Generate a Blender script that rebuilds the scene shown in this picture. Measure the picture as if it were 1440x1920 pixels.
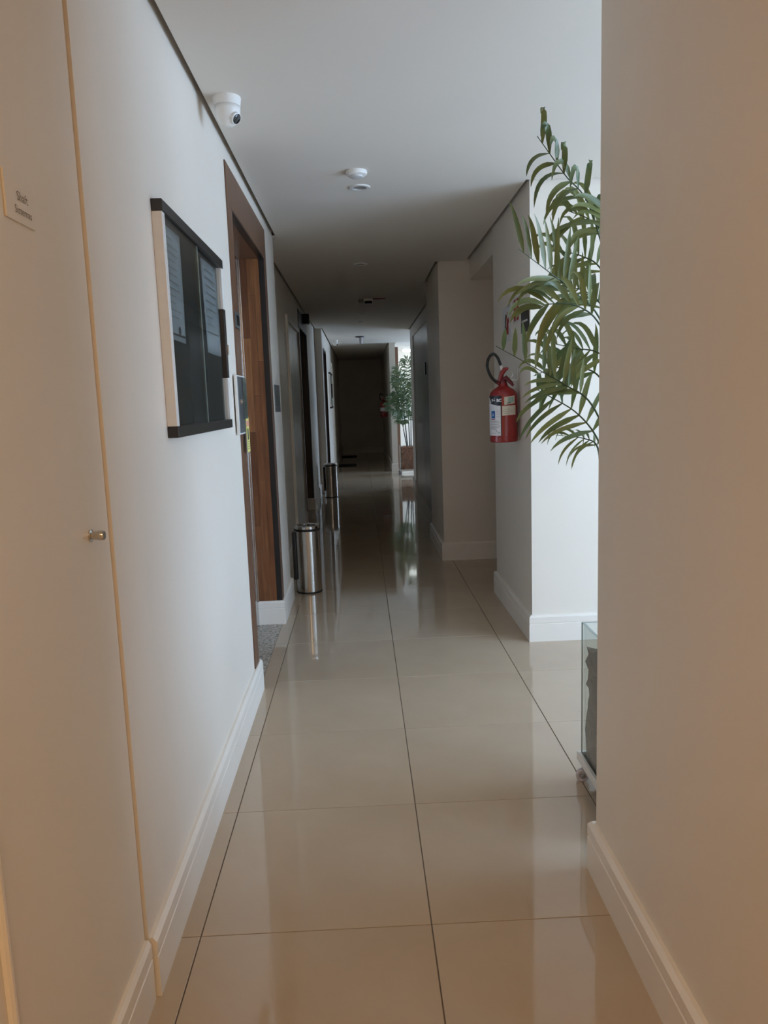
import bpy, bmesh, math, random
from mathutils import Vector, Matrix

random.seed(7)
for o in list(bpy.data.objects):
    bpy.data.objects.remove(o, do_unlink=True)
scene = bpy.context.scene
COL = scene.collection
PI = math.pi

# ------------------------------------------------------------------ camera
cam_data = bpy.data.cameras.new('camera')
cam = bpy.data.objects.new('camera', cam_data)
COL.objects.link(cam)
cam_data.sensor_fit = 'VERTICAL'
cam_data.sensor_height = 36.0
cam_data.sensor_width = 27.0
cam_data.lens = 36.0 * 1420.6 / 1920.0
cam_data.clip_start = 0.02
R_ = (0.99892443, -0.03123691, -0.03426712)
U_ = (0.03841511, 0.14366695, 0.98888022)
F_ = (0.02596651, 0.98913299, -0.1447124)
cam.matrix_world = Matrix(((R_[0], U_[0], -F_[0], 0.4654),
                           (R_[1], U_[1], -F_[1], 0.0),
                           (R_[2], U_[2], -F_[2], 1.3565),
                           (0, 0, 0, 1)))
scene.camera = cam

# ------------------------------------------------------------------ world, daylight, exposure
world = bpy.data.worlds.new('overcast_sky')
scene.world = world
world.use_nodes = True
wn = world.node_tree.nodes
wn['Background'].inputs[0].default_value = (0.52, 0.70, 1.0, 1)
wn['Background'].inputs[1].default_value = 12.0

def portal(name, x, y0, y1, z0, z1):
    d = bpy.data.lights.new(name, 'AREA')
    d.shape = 'RECTANGLE'
    d.size = z1 - z0
    d.size_y = y1 - y0
    o = bpy.data.objects.new(name, d)
    COL.objects.link(o)
    o.location = (x, (y0 + y1) / 2, (z0 + z1) / 2)
    o.rotation_euler = (0, PI / 2, 0)          # emits towards -x
    d.cycles.is_portal = True
    return o
portal('daylight_portal', 4.17, 0.60, 3.40, 0.10, 2.36)
portal('daylight_portal', 4.17, 13.7, 16.1, 0.10, 2.36)

vs = scene.view_settings
vs.view_transform = 'Standard'
vs.look = 'None'
vs.gamma = 1.0
vs.use_curve_mapping = False
vs.exposure = 0.0
scene.cycles.diffuse_bounces = 7
scene.cycles.max_bounces = 14
scene.cycles.transparent_max_bounces = 16

# ------------------------------------------------------------------ materials
MATS = {}
def new_mat(name):
    m = bpy.data.materials.new(name)
    m.use_nodes = True
    MATS[name] = m
    nt = m.node_tree
    return m, nt, nt.nodes['Principled BSDF']

def coords(nt, scale=(1, 1, 1), kind='Object'):
    tc = nt.nodes.new('ShaderNodeTexCoord')
    mp = nt.nodes.new('ShaderNodeMapping')
    mp.inputs['Scale'].default_value = scale
    nt.links.new(tc.outputs[kind], mp.inputs[0])
    return mp.outputs[0]

def noise(nt, vec, scale, detail=4, rough=0.55):
    n = nt.nodes.new('ShaderNodeTexNoise')
    n.inputs['Scale'].default_value = scale
    n.inputs['Detail'].default_value = detail
    n.inputs['Roughness'].default_value = rough
    nt.links.new(vec, n.inputs['Vector'])
    return n.outputs[0]

def ramp(nt, fac, stops):
    r = nt.nodes.new('ShaderNodeValToRGB')
    el = r.color_ramp.elements
    el[0].position, el[0].color = stops[0][0], (*stops[0][1], 1)
    el[1].position, el[1].color = stops[-1][0], (*stops[-1][1], 1)
    for p, c in stops[1:-1]:
        e = el.new(p)
        e.color = (*c, 1)
    nt.links.new(fac, r.inputs[0])
    return r.outputs[0]

def bump(nt, bsdf, height, strength, dist=0.002):
    b = nt.nodes.new('ShaderNodeBump')
    b.inputs['Strength'].default_value = strength
    b.inputs['Distance'].default_value = dist
    nt.links.new(height, b.inputs['Height'])
    nt.links.new(b.outputs[0], bsdf.inputs['Normal'])

def mul(c, k):
    return tuple(min(1, x * k) for x in c)

def simple(name, col, rough=0.5, metal=0.0, var=0.06, scale=6.0, bumpy=0.0, bscale=120, stretch=(1, 1, 1), coat=0.0, spec=None):
    m, nt, b = new_mat(name)
    v = coords(nt, stretch)
    f = noise(nt, v, scale)
    nt.links.new(ramp(nt, f, [(0.25, mul(col, 1 - var)), (0.75, mul(col, 1 + var))]), b.inputs['Base Color'])
    b.inputs['Roughness'].default_value = rough
    b.inputs['Metallic'].default_value = metal
    b.inputs['Coat Weight'].default_value = coat
    if spec is not None:
        b.inputs['Specular IOR Level'].default_value = spec
    if bumpy:
        bump(nt, b, noise(nt, v, bscale, 3), bumpy)
    return m

simple('wall_paint', (0.78, 0.71, 0.62), 0.42, var=0.025, scale=1.3, bumpy=0.05, bscale=60)
simple('ceiling_paint', (0.73, 0.68, 0.615), 0.75, var=0.02, scale=1.1, bumpy=0.04, bscale=60)
simple('trim_paint', (0.82, 0.76, 0.68), 0.33, var=0.03, scale=4)
simple('door_paint', (0.76, 0.695, 0.605), 0.38, var=0.025, scale=2)
simple('grey_lacquer', (0.36, 0.33, 0.30), 0.22, var=0.05, scale=2, stretch=(1, 6, 0.6))
simple('pale_lacquer', (0.62, 0.60, 0.56), 0.22, var=0.03, scale=2)
simple('grout', (0.13, 0.095, 0.065), 0.85, var=0.15, scale=30)
simple('black_plastic', (0.018, 0.016, 0.015), 0.35, var=0.1)
simple('black_rubber', (0.012, 0.012, 0.012), 0.5, var=0.1)
simple('mat_fibre', (0.02, 0.018, 0.016), 0.95, var=0.3, scale=200, bumpy=0.6, bscale=400)
simple('aluminium', (0.78, 0.765, 0.73), 0.38, 0.1, var=0.04, scale=3, stretch=(1, 1, 8))
simple('steel', (0.62, 0.59, 0.55), 0.20, 1.0, var=0.06, scale=8, stretch=(1, 1, 30))
simple('chrome', (0.72, 0.70, 0.68), 0.10, 1.0, var=0.02)
simple('steel_door', (0.50, 0.48, 0.46), 0.24, 1.0, var=0.08, scale=10, stretch=(20, 20, 1))
simple('white_plastic', (0.82, 0.80, 0.76), 0.35, var=0.02)
simple('dark_lens', (0.01, 0.01, 0.012), 0.08, var=0.0)
simple('dark_glass', (0.05, 0.055, 0.055), 0.06, var=0.1)
simple('bluish_steel', (0.30, 0.32, 0.35), 0.25, 0.8, var=0.08)
simple('lamp_glass', (0.30, 0.28, 0.26), 0.25, var=0.2, scale=40)
simple('red_enamel', (0.27, 0.012, 0.012), 0.28, var=0.06, scale=8, coat=0.4)
simple('dark_red', (0.13, 0.010, 0.012), 0.4, var=0.1)
simple('sign_red', (0.30, 0.012, 0.012), 0.5, var=0.05)
simple('paper', (0.62, 0.65, 0.69), 0.7, var=0.03, scale=9)
simple('sign_white', (0.62, 0.61, 0.60), 0.5, var=0.03)
simple('label_white', (0.78, 0.78, 0.82), 0.4, var=0.02)
simple('label_black', (0.02, 0.02, 0.025), 0.4, var=0.05)
simple('label_blue', (0.015, 0.13, 0.42), 0.4, var=0.1, scale=40)
simple('label_cream', (0.62, 0.55, 0.45), 0.45, var=0.05, scale=60)
simple('label_teal', (0.30, 0.42, 0.38), 0.35, var=0.2, scale=60)
simple('ink', (0.05, 0.045, 0.045), 0.6, var=0.05)
simple('grey_ink', (0.20, 0.17, 0.145), 0.6, var=0.05)
simple('yellow_sticker', (0.74, 0.68, 0.20), 0.5, var=0.04)
simple('pink_print', (0.75, 0.30, 0.25), 0.5, var=0.04)
simple('felt', (0.017, 0.016, 0.014), 0.9, var=0.15, scale=300)
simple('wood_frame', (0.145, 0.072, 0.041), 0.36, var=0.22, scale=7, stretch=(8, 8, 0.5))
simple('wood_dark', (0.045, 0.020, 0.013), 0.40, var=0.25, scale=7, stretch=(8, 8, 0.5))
simple('concrete_slab', (0.30, 0.28, 0.26), 0.9, var=0.1)
simple('dark_grey_plate', (0.085, 0.09, 0.09), 0.35, var=0.06)
simple('caster_grey', (0.55, 0.52, 0.55), 0.35, var=0.04)

# porcelain tile: every tile slightly its own shade
m, nt, b = new_mat('porcelain')
v = coords(nt, (1, 1, 1))
f = noise(nt, v, 2.2, 5)
oi = nt.nodes.new('ShaderNodeObjectInfo')
mx = nt.nodes.new('ShaderNodeMath'); mx.operation = 'MULTIPLY_ADD'
nt.links.new(oi.outputs['Random'], mx.inputs[0]); mx.inputs[1].default_value = 0.12; mx.inputs[2].default_value = -0.06
ad = nt.nodes.new('ShaderNodeMath'); ad.operation = 'ADD'
nt.links.new(f, ad.inputs[0]); nt.links.new(mx.outputs[0], ad.inputs[1])
nt.links.new(ramp(nt, ad.outputs[0], [(0.25, (0.47, 0.365, 0.265)), (0.75, (0.53, 0.425, 0.315))]), b.inputs['Base Color'])
b.inputs['Roughness'].default_value = 0.05
b.inputs['IOR'].default_value = 1.55
bump(nt, b, noise(nt, v, 3.0, 2), 0.015, 0.004)

# warm wood staves
m, nt, b = new_mat('wood_stave')
v = coords(nt, (9, 9, 0.7))
f = noise(nt, v, 5.0, 6, 0.6)
oi = nt.nodes.new('ShaderNodeObjectInfo')
mx = nt.nodes.new('ShaderNodeMath'); mx.operation = 'MULTIPLY_ADD'
nt.links.new(oi.outputs['Random'], mx.inputs[0]); mx.inputs[1].default_value = 0.5; mx.inputs[2].default_value = -0.25
ad = nt.nodes.new('ShaderNodeMath'); ad.operation = 'ADD'
nt.links.new(f, ad.inputs[0]); nt.links.new(mx.outputs[0], ad.inputs[1])
nt.links.new(ramp(nt, ad.outputs[0], [(0.2, (0.11, 0.036, 0.014)), (0.5, (0.195, 0.072, 0.025)), (0.8, (0.31, 0.130, 0.046))]), b.inputs['Base Color'])
b.inputs['Roughness'].default_value = 0.38

# granite
m, nt, b = new_mat('granite')
v = coords(nt)
f = noise(nt, v, 60, 3, 0.7)
nt.links.new(ramp(nt, f, [(0.36, (0.05, 0.05, 0.05)), (0.46, (0.36, 0.32, 0.265)), (0.6, (0.52, 0.465, 0.39))]), b.inputs['Base Color'])
b.inputs['Roughness'].default_value = 0.25

# bark chips / soil
m, nt, b = new_mat('bark')
v = coords(nt)
f = noise(nt, v, 38, 5, 0.7)
nt.links.new(ramp(nt, f, [(0.3, (0.16, 0.055, 0.03)), (0.55, (0.36, 0.14, 0.08)), (0.75, (0.62, 0.33, 0.21))]), b.inputs['Base Color'])
b.inputs['Roughness'].default_value = 0.95
bump(nt, b, f, 0.8, 0.01)
m, nt, b = new_mat('peat')
v = coords(nt)
f = noise(nt, v, 24, 5, 0.65)
nt.links.new(ramp(nt, f, [(0.3, (0.075, 0.058, 0.045)), (0.7, (0.17, 0.135, 0.11))]), b.inputs['Base Color'])
b.inputs['Roughness'].default_value = 0.95
bump(nt, b, f, 0.7, 0.008)

# leaves
def leaf_mat(name, c0, c1):
    m, nt, b = new_mat(name)
    oi = nt.nodes.new('ShaderNodeObjectInfo')
    v = coords(nt)
    f = noise(nt, v, 14, 3)
    ad = nt.nodes.new('ShaderNodeMath'); ad.operation = 'MULTIPLY_ADD'
    nt.links.new(oi.outputs['Random'], ad.inputs[0]); ad.inputs[1].default_value = 0.5
    ad2 = nt.nodes.new('ShaderNodeMath'); ad2.operation = 'SUBTRACT'
    nt.links.new(f, ad2.inputs[0]); ad2.inputs[1].default_value = 0.25
    nt.links.new(ad2.outputs[0], ad.inputs[2])
    col = ramp(nt, ad.outputs[0], [(0.2, c0), (0.8, c1)])
    nt.links.new(col, b.inputs['Base Color'])
    b.inputs['Roughness'].default_value = 0.36
    tr = nt.nodes.new('ShaderNodeBsdfTranslucent')
    nt.links.new(col, tr.inputs[0])
    mix = nt.nodes.new('ShaderNodeMixShader')
    mix.inputs[0].default_value = 0.18
    nt.links.new(b.outputs[0], mix.inputs[1]); nt.links.new(tr.outputs[0], mix.inputs[2])
    nt.links.new(mix.outputs[0], nt.nodes['Material Output'].inputs[0])
leaf_mat('palm_leaf', (0.095, 0.145, 0.060), (0.215, 0.245, 0.085))
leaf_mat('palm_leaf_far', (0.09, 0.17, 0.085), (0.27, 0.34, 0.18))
simple('palm_stem', (0.045, 0.075, 0.032), 0.45, var=0.2, scale=12)
simple('palm_cane', (0.028, 0.030, 0.018), 0.55, var=0.3, scale=12, stretch=(1, 1, 4))

# thin clear glass
def glass_mat(name, tint, ior=1.38):
    m = bpy.data.materials.new(name); m.use_nodes = True; MATS[name] = m
    nt = m.node_tree
    nt.nodes.remove(nt.nodes['Principled BSDF'])
    t = nt.nodes.new('ShaderNodeBsdfTransparent'); t.inputs[0].default_value = (*tint, 1)
    g = nt.nodes.new('ShaderNodeBsdfGlossy'); g.inputs['Roughness'].default_value = 0.02
    fr = nt.nodes.new('ShaderNodeFresnel')
    ge = nt.nodes.new('ShaderNodeNewGeometry')
    mp = nt.nodes.new('ShaderNodeMapRange')        # a back face is met from inside the pane: invert the index
    mp.inputs['To Min'].default_value = ior; mp.inputs['To Max'].default_value = 1 / ior
    nt.links.new(ge.outputs['Backfacing'], mp.inputs['Value']); nt.links.new(mp.outputs[0], fr.inputs[0])
    mix = nt.nodes.new('ShaderNodeMixShader')
    nt.links.new(fr.outputs[0], mix.inputs[0]); nt.links.new(t.outputs[0], mix.inputs[1]); nt.links.new(g.outputs[0], mix.inputs[2])
    nt.links.new(mix.outputs[0], nt.nodes['Material Output'].inputs[0])
glass_mat('clear_glass', (0.97, 0.99, 0.98))
glass_mat('planter_glass', (0.955, 0.982, 0.974))
simple('glass_edge', (0.36, 0.45, 0.43), 0.15, var=0.05)

def emit_mat(name, col, s):
    m, nt, b = new_mat(name)
    b.inputs['Base Color'].default_value = (*col, 1)
    b.inputs['Emission Color'].default_value = (*col, 1)
    b.inputs['Emission Strength'].default_value = s
emit_mat('tube_light', (0.92, 1.0, 0.98), 6.0)
emit_mat('warm_bulb', (1.0, 0.72, 0.42), 6.0)

# ------------------------------------------------------------------ helpers
ORG = {}
def tag(o, label=None, cat=None, group=None, kind=None):
    if label: o['label'] = label
    if cat: o['category'] = cat
    if group: o['group'] = group
    if kind: o['kind'] = kind
    return o

def thing(name, loc, label=None, cat=None, group=None, kind=None):
    o = bpy.data.objects.new(name, None)
    o.empty_display_size = 0.1
    COL.objects.link(o)
    o.location = loc
    ORG[o] = Vector(loc)
    return tag(o, label, cat, group, kind)

def obj(name, bm, mat, parent=None, smooth=False, label=None, cat=None, group=None, kind=None, origin=None):
    """Link a bmesh (given in world coordinates) as one mesh object."""
    org = ORG[parent] if parent is not None else (Vector(origin) if origin else Vector((0, 0, 0)))
    if org.length > 0:
        bmesh.ops.translate(bm, verts=bm.verts, vec=-org)
    me = bpy.data.meshes.new(name)
    bmesh.ops.recalc_face_normals(bm, faces=bm.faces)
    bm.to_mesh(me)
    bm.free()
    if smooth:
        for p in me.polygons: p.use_smooth = True
        if smooth == 'auto':
            me.set_sharp_from_angle(angle=math.radians(35))
    me.materials.append(MATS[mat])
    o = bpy.data.objects.new(name, me)
    COL.objects.link(o)
    if parent is not None:
        o.parent = parent
        ORG[o] = org
    else:
        o.location = org
        ORG[o] = org
    return tag(o, label, cat, group, kind)

def copy_tree(o, loc=None, parent=None):
    c = o.copy()
    COL.objects.link(c)
    if parent is not None: c.parent = parent
    if loc is not None: c.location = loc
    for ch in list(o.children): copy_tree(ch, None, c)
    return c

def B(): return bmesh.new()

def box(bm, x0, x1, y0, y1, z0, z1, bev=0.0, seg=2):
    vs_ = [bm.verts.new((x, y, z)) for x in (x0, x1) for y in (y0, y1) for z in (z0, z1)]
    fs = []
    for idx in ((0, 1, 3, 2), (4, 6, 7, 5), (0, 4, 5, 1), (2, 3, 7, 6), (0, 2, 6, 4), (1, 5, 7, 3)):
        fs.append(bm.faces.new([vs_[i] for i in idx]))
    if bev:
        es = set(e for f_ in fs for e in f_.edges)
        bmesh.ops.bevel(bm, geom=list(es), offset=bev, segments=seg, affect='EDGES', profile=0.5)
    return bm

def boxes(lst, bev=0.0):
    bm = B()
    for a in lst: box(bm, *a, bev=bev)
    return bm

def tube(bm, pts, rad, n=8, caps=True):
    pts = [Vector(p) for p in pts]
    rs = rad if isinstance(rad, (list, tuple)) else [rad] * len(pts)
    rings = []
    up = None
    for i, p in enumerate(pts):
        t = (pts[min(i + 1, len(pts) - 1)] - pts[max(i - 1, 0)]).normalized()
        if up is None:
            up = Vector((0, 0, 1)) if abs(t.z) < 0.9 else Vector((1, 0, 0))
        s = t.cross(up)
        if s.length < 1e-5: s = t.cross(Vector((0, 1, 0)))
        s.normalize(); u = s.cross(t).normalized(); up = u
        rings.append([bm.verts.new(p + (s * math.cos(a) + u * math.sin(a)) * rs[i]) for a in [2 * PI * k / n for k in range(n)]])
    for a, b_ in zip(rings, rings[1:]):
        for k in range(n):
            bm.faces.new((a[k], a[(k + 1) % n], b_[(k + 1) % n], b_[k]))
    if caps:
        bm.faces.new(rings[0][::-1]); bm.faces.new(rings[-1])
    return bm

def lathe(bm, prof, c=(0, 0, 0), n=32, axis=(0, 0, 1)):
    """Revolve (r, h) about axis through c."""
    ax = Vector(axis).normalized()
    q = Vector((0, 0, 1)).rotation_difference(ax)
    c = Vector(c)
    rings = []
    for r, h in prof:
        if r < 1e-6:
            rings.append([bm.verts.new(c + q @ Vector((0, 0, h)))])
        else:
            rings.append([bm.verts.new(c + q @ Vector((r * math.cos(2 * PI * k / n), r * math.sin(2 * PI * k / n), h))) for k in range(n)])
    for a, b_ in zip(rings, rings[1:]):
        if len(a) == 1 and len(b_) == 1: continue
        for k in range(n):
            k2 = (k + 1) % n
            if len(a) == 1: bm.faces.new((a[0], b_[k], b_[k2]))
            elif len(b_) == 1: bm.faces.new((a[k], a[k2], b_[0]))
            else: bm.faces.new((a[k], a[k2], b_[k2], b_[k]))
    for r_ in (rings[0], rings[-1]):
        if len(r_) > 1: bm.faces.new(r_)
    return bm

def catmull(pts, per=6):
    P = [Vector(p) for p in pts]
    P = [P[0] * 2 - P[1]] + P + [P[-1] * 2 - P[-2]]
    out = []
    for i in range(1, len(P) - 2):
        for k in range(per):
            t = k / per
            a, b_, c, d = P[i - 1:i + 3]
            out.append(0.5 * ((2 * b_) + (c - a) * t + (2 * a - 5 * b_ + 4 * c - d) * t * t + (3 * b_ - a - 3 * c + d) * t ** 3))
    out.append(P[-2])
    return out

BB = [(0, 0), (.020, 0), (.020, .100), (.0165, .103), (.0195, .107), (.0195, .138), (.010, .150), (0, .150)]
def baseboard_mesh(bm, p0, p1, nrm, prof=BB):
    """Skirting along p0-p1 (x, y), standing out along nrm."""
    a, b_, n_ = Vector((*p0, 0)), Vector((*p1, 0)), Vector((*nrm, 0))
    ra = [bm.verts.new(a + n_ * d + Vector((0, 0, z))) for d, z in prof]
    rb = [bm.verts.new(b_ + n_ * d + Vector((0, 0, z))) for d, z in prof]
    k = len(prof)
    for i in range(k):
        bm.faces.new((ra[i], ra[(i + 1) % k], rb[(i + 1) % k], rb[i]))
    bm.faces.new(ra); bm.faces.new(rb[::-1])
    return bm

def baseboard(name, lines, side=1):
    """Mitred skirting swept along wall lines; the board stands out to the right of the walking direction (side=1)."""
    bm = B()
    for ln in lines:
        P = [Vector((x, y, 0)) for x, y in ln]
        nr = []
        for a, b_ in zip(P, P[1:]):
            d = (b_ - a).normalized(); nr.append(Vector((d.y, -d.x, 0)) * side)
        rings = []
        for i, p in enumerate(P):
            if i == 0: mv = nr[0]
            elif i == len(P) - 1: mv = nr[-1]
            else:
                mv = nr[i - 1] + nr[i]; mv = mv / (mv.dot(nr[i]))
            rings.append([bm.verts.new(p + mv * d + Vector((0, 0, z))) for d, z in BB])
        k = len(BB)
        for ra, rb in zip(rings, rings[1:]):
            for i in range(k): bm.faces.new((ra[i], ra[(i + 1) % k], rb[(i + 1) % k], rb[i]))
        bm.faces.new(rings[0]); bm.faces.new(rings[-1][::-1])
    return obj(name, bm, 'trim_paint', kind='structure')

def text_mesh(s, size, mapf, bold=0.0):
    """Flat text; mapf(u, v) gives the world point for text coordinates (centred)."""
    cu = bpy.data.curves.new('text', 'FONT')
    cu.body = s; cu.size = size; cu.align_x = 'CENTER'; cu.align_y = 'CENTER'
    cu.resolution_u = 3; cu.offset = bold
    ob = bpy.data.objects.new('text', cu)
    COL.objects.link(ob)
    dg = bpy.context.evaluated_depsgraph_get()
    me = bpy.data.meshes.new_from_object(ob.evaluated_get(dg))
    bm = B(); bm.from_mesh(me)
    for v_ in bm.verts: v_.co = Vector(mapf(v_.co.x, v_.co.y))
    bpy.data.objects.remove(ob); bpy.data.curves.remove(cu); bpy.data.meshes.remove(me)
    return bm

# ------------------------------------------------------------------ SETTING: floor
T = 0.6
ZC = 2.45
floor = thing('floor', (0, 0, 0), kind='structure')
bed = boxes([(-0.5, 4.4, -4.2, 20.5, -0.06, -0.0015)])
obj('grout_bed', bed, 'grout', floor)
tile_cache = {}
def tile(x0, x1, y0, y1):
    gx, gy = 0.0017, 0.0011
    w, h = round(x1 - x0, 4), round(y1 - y0, 4)
    key = (w, h)
    if key not in tile_cache:
        bm = B()
        box(bm, gx, w - gx, gy, h - gy, -0.012, 0.0)
        top = [e for e in bm.edges if all(abs(v_.co.z) < 1e-6 for v_ in e.verts)]
        bmesh.ops.bevel(bm, geom=top, offset=0.0007, segments=1, affect='EDGES')
        me = bpy.data.meshes.new('tile'); bmesh.ops.recalc_face_normals(bm, faces=bm.faces); bm.to_mesh(me); bm.free()
        me.materials.append(MATS['porcelain'])
        tile_cache[key] = me
    o = bpy.data.objects.new('tile', tile_cache[key])
    COL.objects.link(o)
    o.parent = floor
    o.location = (x0, y0, 0)
for j in range(-4, 35):
    y0, y1 = j * T, (j + 1) * T
    # narrow strip along the left wall
    if y1 <= 5.3 or y0 >= 11.3: xl = -0.074
    else: xl = -0.185
    tile(xl, 0.0, y0, y1)
    tile(0.0, T, y0, y1)
    tile(T, 2 * T, y0, y1)
    if 1.7 < y0 < 6.1 or y0 > 7.1:
        if y0 > 14.7: tile(2 * T, 2.1 if y0 < 17 else 1.3, y0, y1)
        else: tile(2 * T, 3 * T, y0, y1)
    if 0.2 < y0 < 1.7: tile(1.26, 3 * T, y0, y1)
    if 0.2 < y0 < 3.7 or 11.9 < y0 < 14.0:
        tile(3 * T, 4 * T, y0, y1); tile(4 * T, 5 * T, y0, y1); tile(5 * T, 6 * T, y0, y1); tile(6 * T, 7 * T, y0, y1)

# ------------------------------------------------------------------ SETTING: walls
ZT = 2.50
XL, XR2 = -0.07, -0.18          # left wall plane and its set-back stretch
EY0, EY1, EZ = 3.500, 4.62, 2.21  # first lift opening
DY = 5.12                        # second lift further down the set-back wall
wl = []
W = -0.62
wl += [(W, XL, -4.2, 0.45, 0, ZT), (W, XL, 0.45, 1.605, 2.30, ZT), (W, -0.14, 0.45, 1.605, 0, 2.30)]
wl += [(W, XL, 1.605, EY0, 0, ZT), (W, XL, EY0, EY1, EZ, ZT), (W, -0.262, EY0, EY1, 0, EZ), (W, XL, EY1, 5.22, 0, ZT)]
# set-back stretch with a pale double door and the second lift
wl += [(W, XR2, 5.22, 7.06, 0, ZT), (W, XR2, 7.06, 8.55, 2.16, ZT), (W, -0.25, 7.06, 8.55, 0, 2.16), (W, XR2, 8.55, EY0 + DY, 0, ZT)]
wl += [(W, XR2, EY0 + DY, EY1 + DY, EZ, ZT), (W, -0.37, EY0 + DY, EY1 + DY, 0, EZ), (W, XR2, EY1 + DY, 11.5, 0, ZT)]
# far stretch, flush with the first one again
wl += [(W, XL, 11.5, 11.75, 0, ZT), (W, XL, 11.75, 12.62, 2.17, ZT), (W, -0.22, 11.75, 12.62, 0, 2.17), (W, XL, 12.62, 14.85, 0, ZT),
       (W, XL, 14.85, 15.75, 2.10, ZT), (W, -0.16, 14.85, 15.75, 0, 2.10), (W, XL, 15.75, 20.3, 0, ZT)]
obj('wall_left', boxes(wl), 'wall_paint', kind='structure')

obj('wall_right', boxes([(1.09, 1.24, -4.2, 1.985, 0, ZT), (1.24, 4.2, 0.15, 0.30, 0, ZT)]), 'wall_paint', kind='structure')
obj('wall_right_pillar', boxes([(1.378, 4.2, 4.07, 5.17, 0, ZT), (1.387, 4.2, 5.17, 6.31, 2.30, ZT), (2.3, 4.2, 5.17, 6.31, 0, 2.30)]), 'wall_paint', kind='structure')
XC = 1.283
obj('wall_right_corridor', boxes([(1.132, 4.2, 6.31, 7.40, 0, ZT), (XC, 4.2, 7.40, 8.45, 0, ZT), (XC, 4.2, 8.45, 11.5, 2.32, ZT),
                                  (XC + .045, 4.2, 8.45, 11.5, 0, 2.32), (XC, 4.2, 11.5, 12.1, 0, ZT)]), 'wall_paint', kind='structure')
obj('wall_right_far', boxes([(1.055, 1.165, 14.70, 16.8, 0, ZT), (1.055, 4.2, 16.8, 20.3, 0, ZT)]), 'wall_paint', kind='structure')
obj('wall_end', boxes([(-0.62, 4.2, 20.3, 20.5, 0, ZT)]), 'wall_paint', kind='structure')
obj('wall_back', boxes([(-0.62, 4.2, -4.4, -4.2, 0, ZT)]), 'wall_paint', kind='structure')
# outer wall with the two daylight windows
wx0, wx1 = 4.2, 4.4
obj('wall_window', boxes([(wx0, wx1, -4.2, 0.60, 0, ZT), (wx0, wx1, 3.40, 13.7, 0, ZT), (wx0, wx1, 16.1, 20.5, 0, ZT),
                          (wx0, wx1, 0.60, 3.40, 0, 0.10), (wx0, wx1, 0.60, 3.40, 2.36, ZT),
                          (wx0, wx1, 13.7, 16.1, 0, 0.10), (wx0, wx1, 13.7, 16.1, 2.36, ZT)]), 'wall_paint', kind='structure')
for n_, (a, b_) in enumerate(((0.60, 3.40), (13.7, 16.1))):
    w_ = thing('window_%d' % (n_ + 1), (4.28, a, 0.1), kind='structure')
    k = 3
    st = (b_ - a) / k
    fr = [(4.26, 4.32, a, b_, 0.10, 0.15), (4.26, 4.32, a, b_, 2.31, 2.36)]
    for i in range(k + 1):
        yy = a + i * st
        fr.append((4.26, 4.32, max(a, yy - .025), min(b_, yy + .025), 0.15, 2.31))
    obj('window_frame', boxes(fr), 'aluminium', w_)
    for i in range(k):
        obj('pane', boxes([(4.288, 4.292, a + i * st + .025, a + (i + 1) * st - .025, 0.15, 2.31)]), 'clear_glass', w_)

# ceiling: plaster board with a shadow gap along the walls, slab above
g = 0.022
cl = [(XL + g, 4.2, -4.2, 4.07 - g, ZC, ZC + .012),
      (XL + g, 1.378 - g, 4.07 - g, 5.22, ZC, ZC + .012),
      (XR2 + g, 1.378 - g, 5.22, 6.31 - g, ZC, ZC + .012),
      (XR2 + g, 1.132 - g, 6.31 - g, 7.40 + g, ZC, ZC + .012),
      (XR2 + g, XC - g, 7.40 + g, 11.5 - g, ZC, ZC + .012),
      (XL + g, XC - g, 11.5 - g, 12.1, ZC, ZC + .012),
      (XL + g, 4.2, 12.1, 14.70 - g, ZC, ZC + .012),
      (XL + g, 1.055 - g, 14.70 - g, 20.3, ZC, ZC + .012),
      (1.165 + g, 4.2, 14.70, 16.8, ZC, ZC + .012)]
obj('ceiling', boxes(cl), 'ceiling_paint', kind='structure')
obj('ceiling_slab', boxes([(-0.62, 4.4, -4.4, 20.5, ZT, ZT + .15)]), 'ceiling_paint', kind='structure')

# skirting boards
XI, XJ = XL - .148, XR2 - .148
baseboard('baseboard_left', [[(XL, 1.605), (XL, EY0 + .025)]])
baseboard('baseboard_left_pillar', [[(XI, EY1), (XL, EY1), (XL, 5.22), (XR2, 5.22), (XR2, 7.03)]])
baseboard('baseboard_left_recess', [[(XJ, EY1 + DY), (XR2, EY1 + DY), (XR2, 11.5), (XL, 11.5), (XL, 11.70)]])
baseboard('baseboard_left_far', [[(XL, 12.67), (XL, 14.80)], [(XL, 15.80), (XL, 20.3), (1.055, 20.3), (1.055, 14.70), (1.165, 14.70)]])
baseboard('baseboard_right', [[(1.24, 1.0), (1.24, 1.985), (1.09, 1.985), (1.09, -4.2)]])
baseboard('baseboard_right_pillar', [[(4.2, 4.07), (1.378, 4.07), (1.378, 5.17), (2.3, 5.17)]], side=-1)
baseboard('baseboard_right_alcove', [[(2.3, 6.31), (1.132, 6.31), (1.132, 7.40), (XC, 7.40), (XC, 8.44)]], side=-1)
baseboard('baseboard_right_corridor', [[(XC, 11.53), (XC, 12.1), (4.2, 12.1)]], side=-1)
baseboard('baseboard_right_lobby', [[(4.2, 16.8), (1.165, 16.8)]], side=-1)

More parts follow.
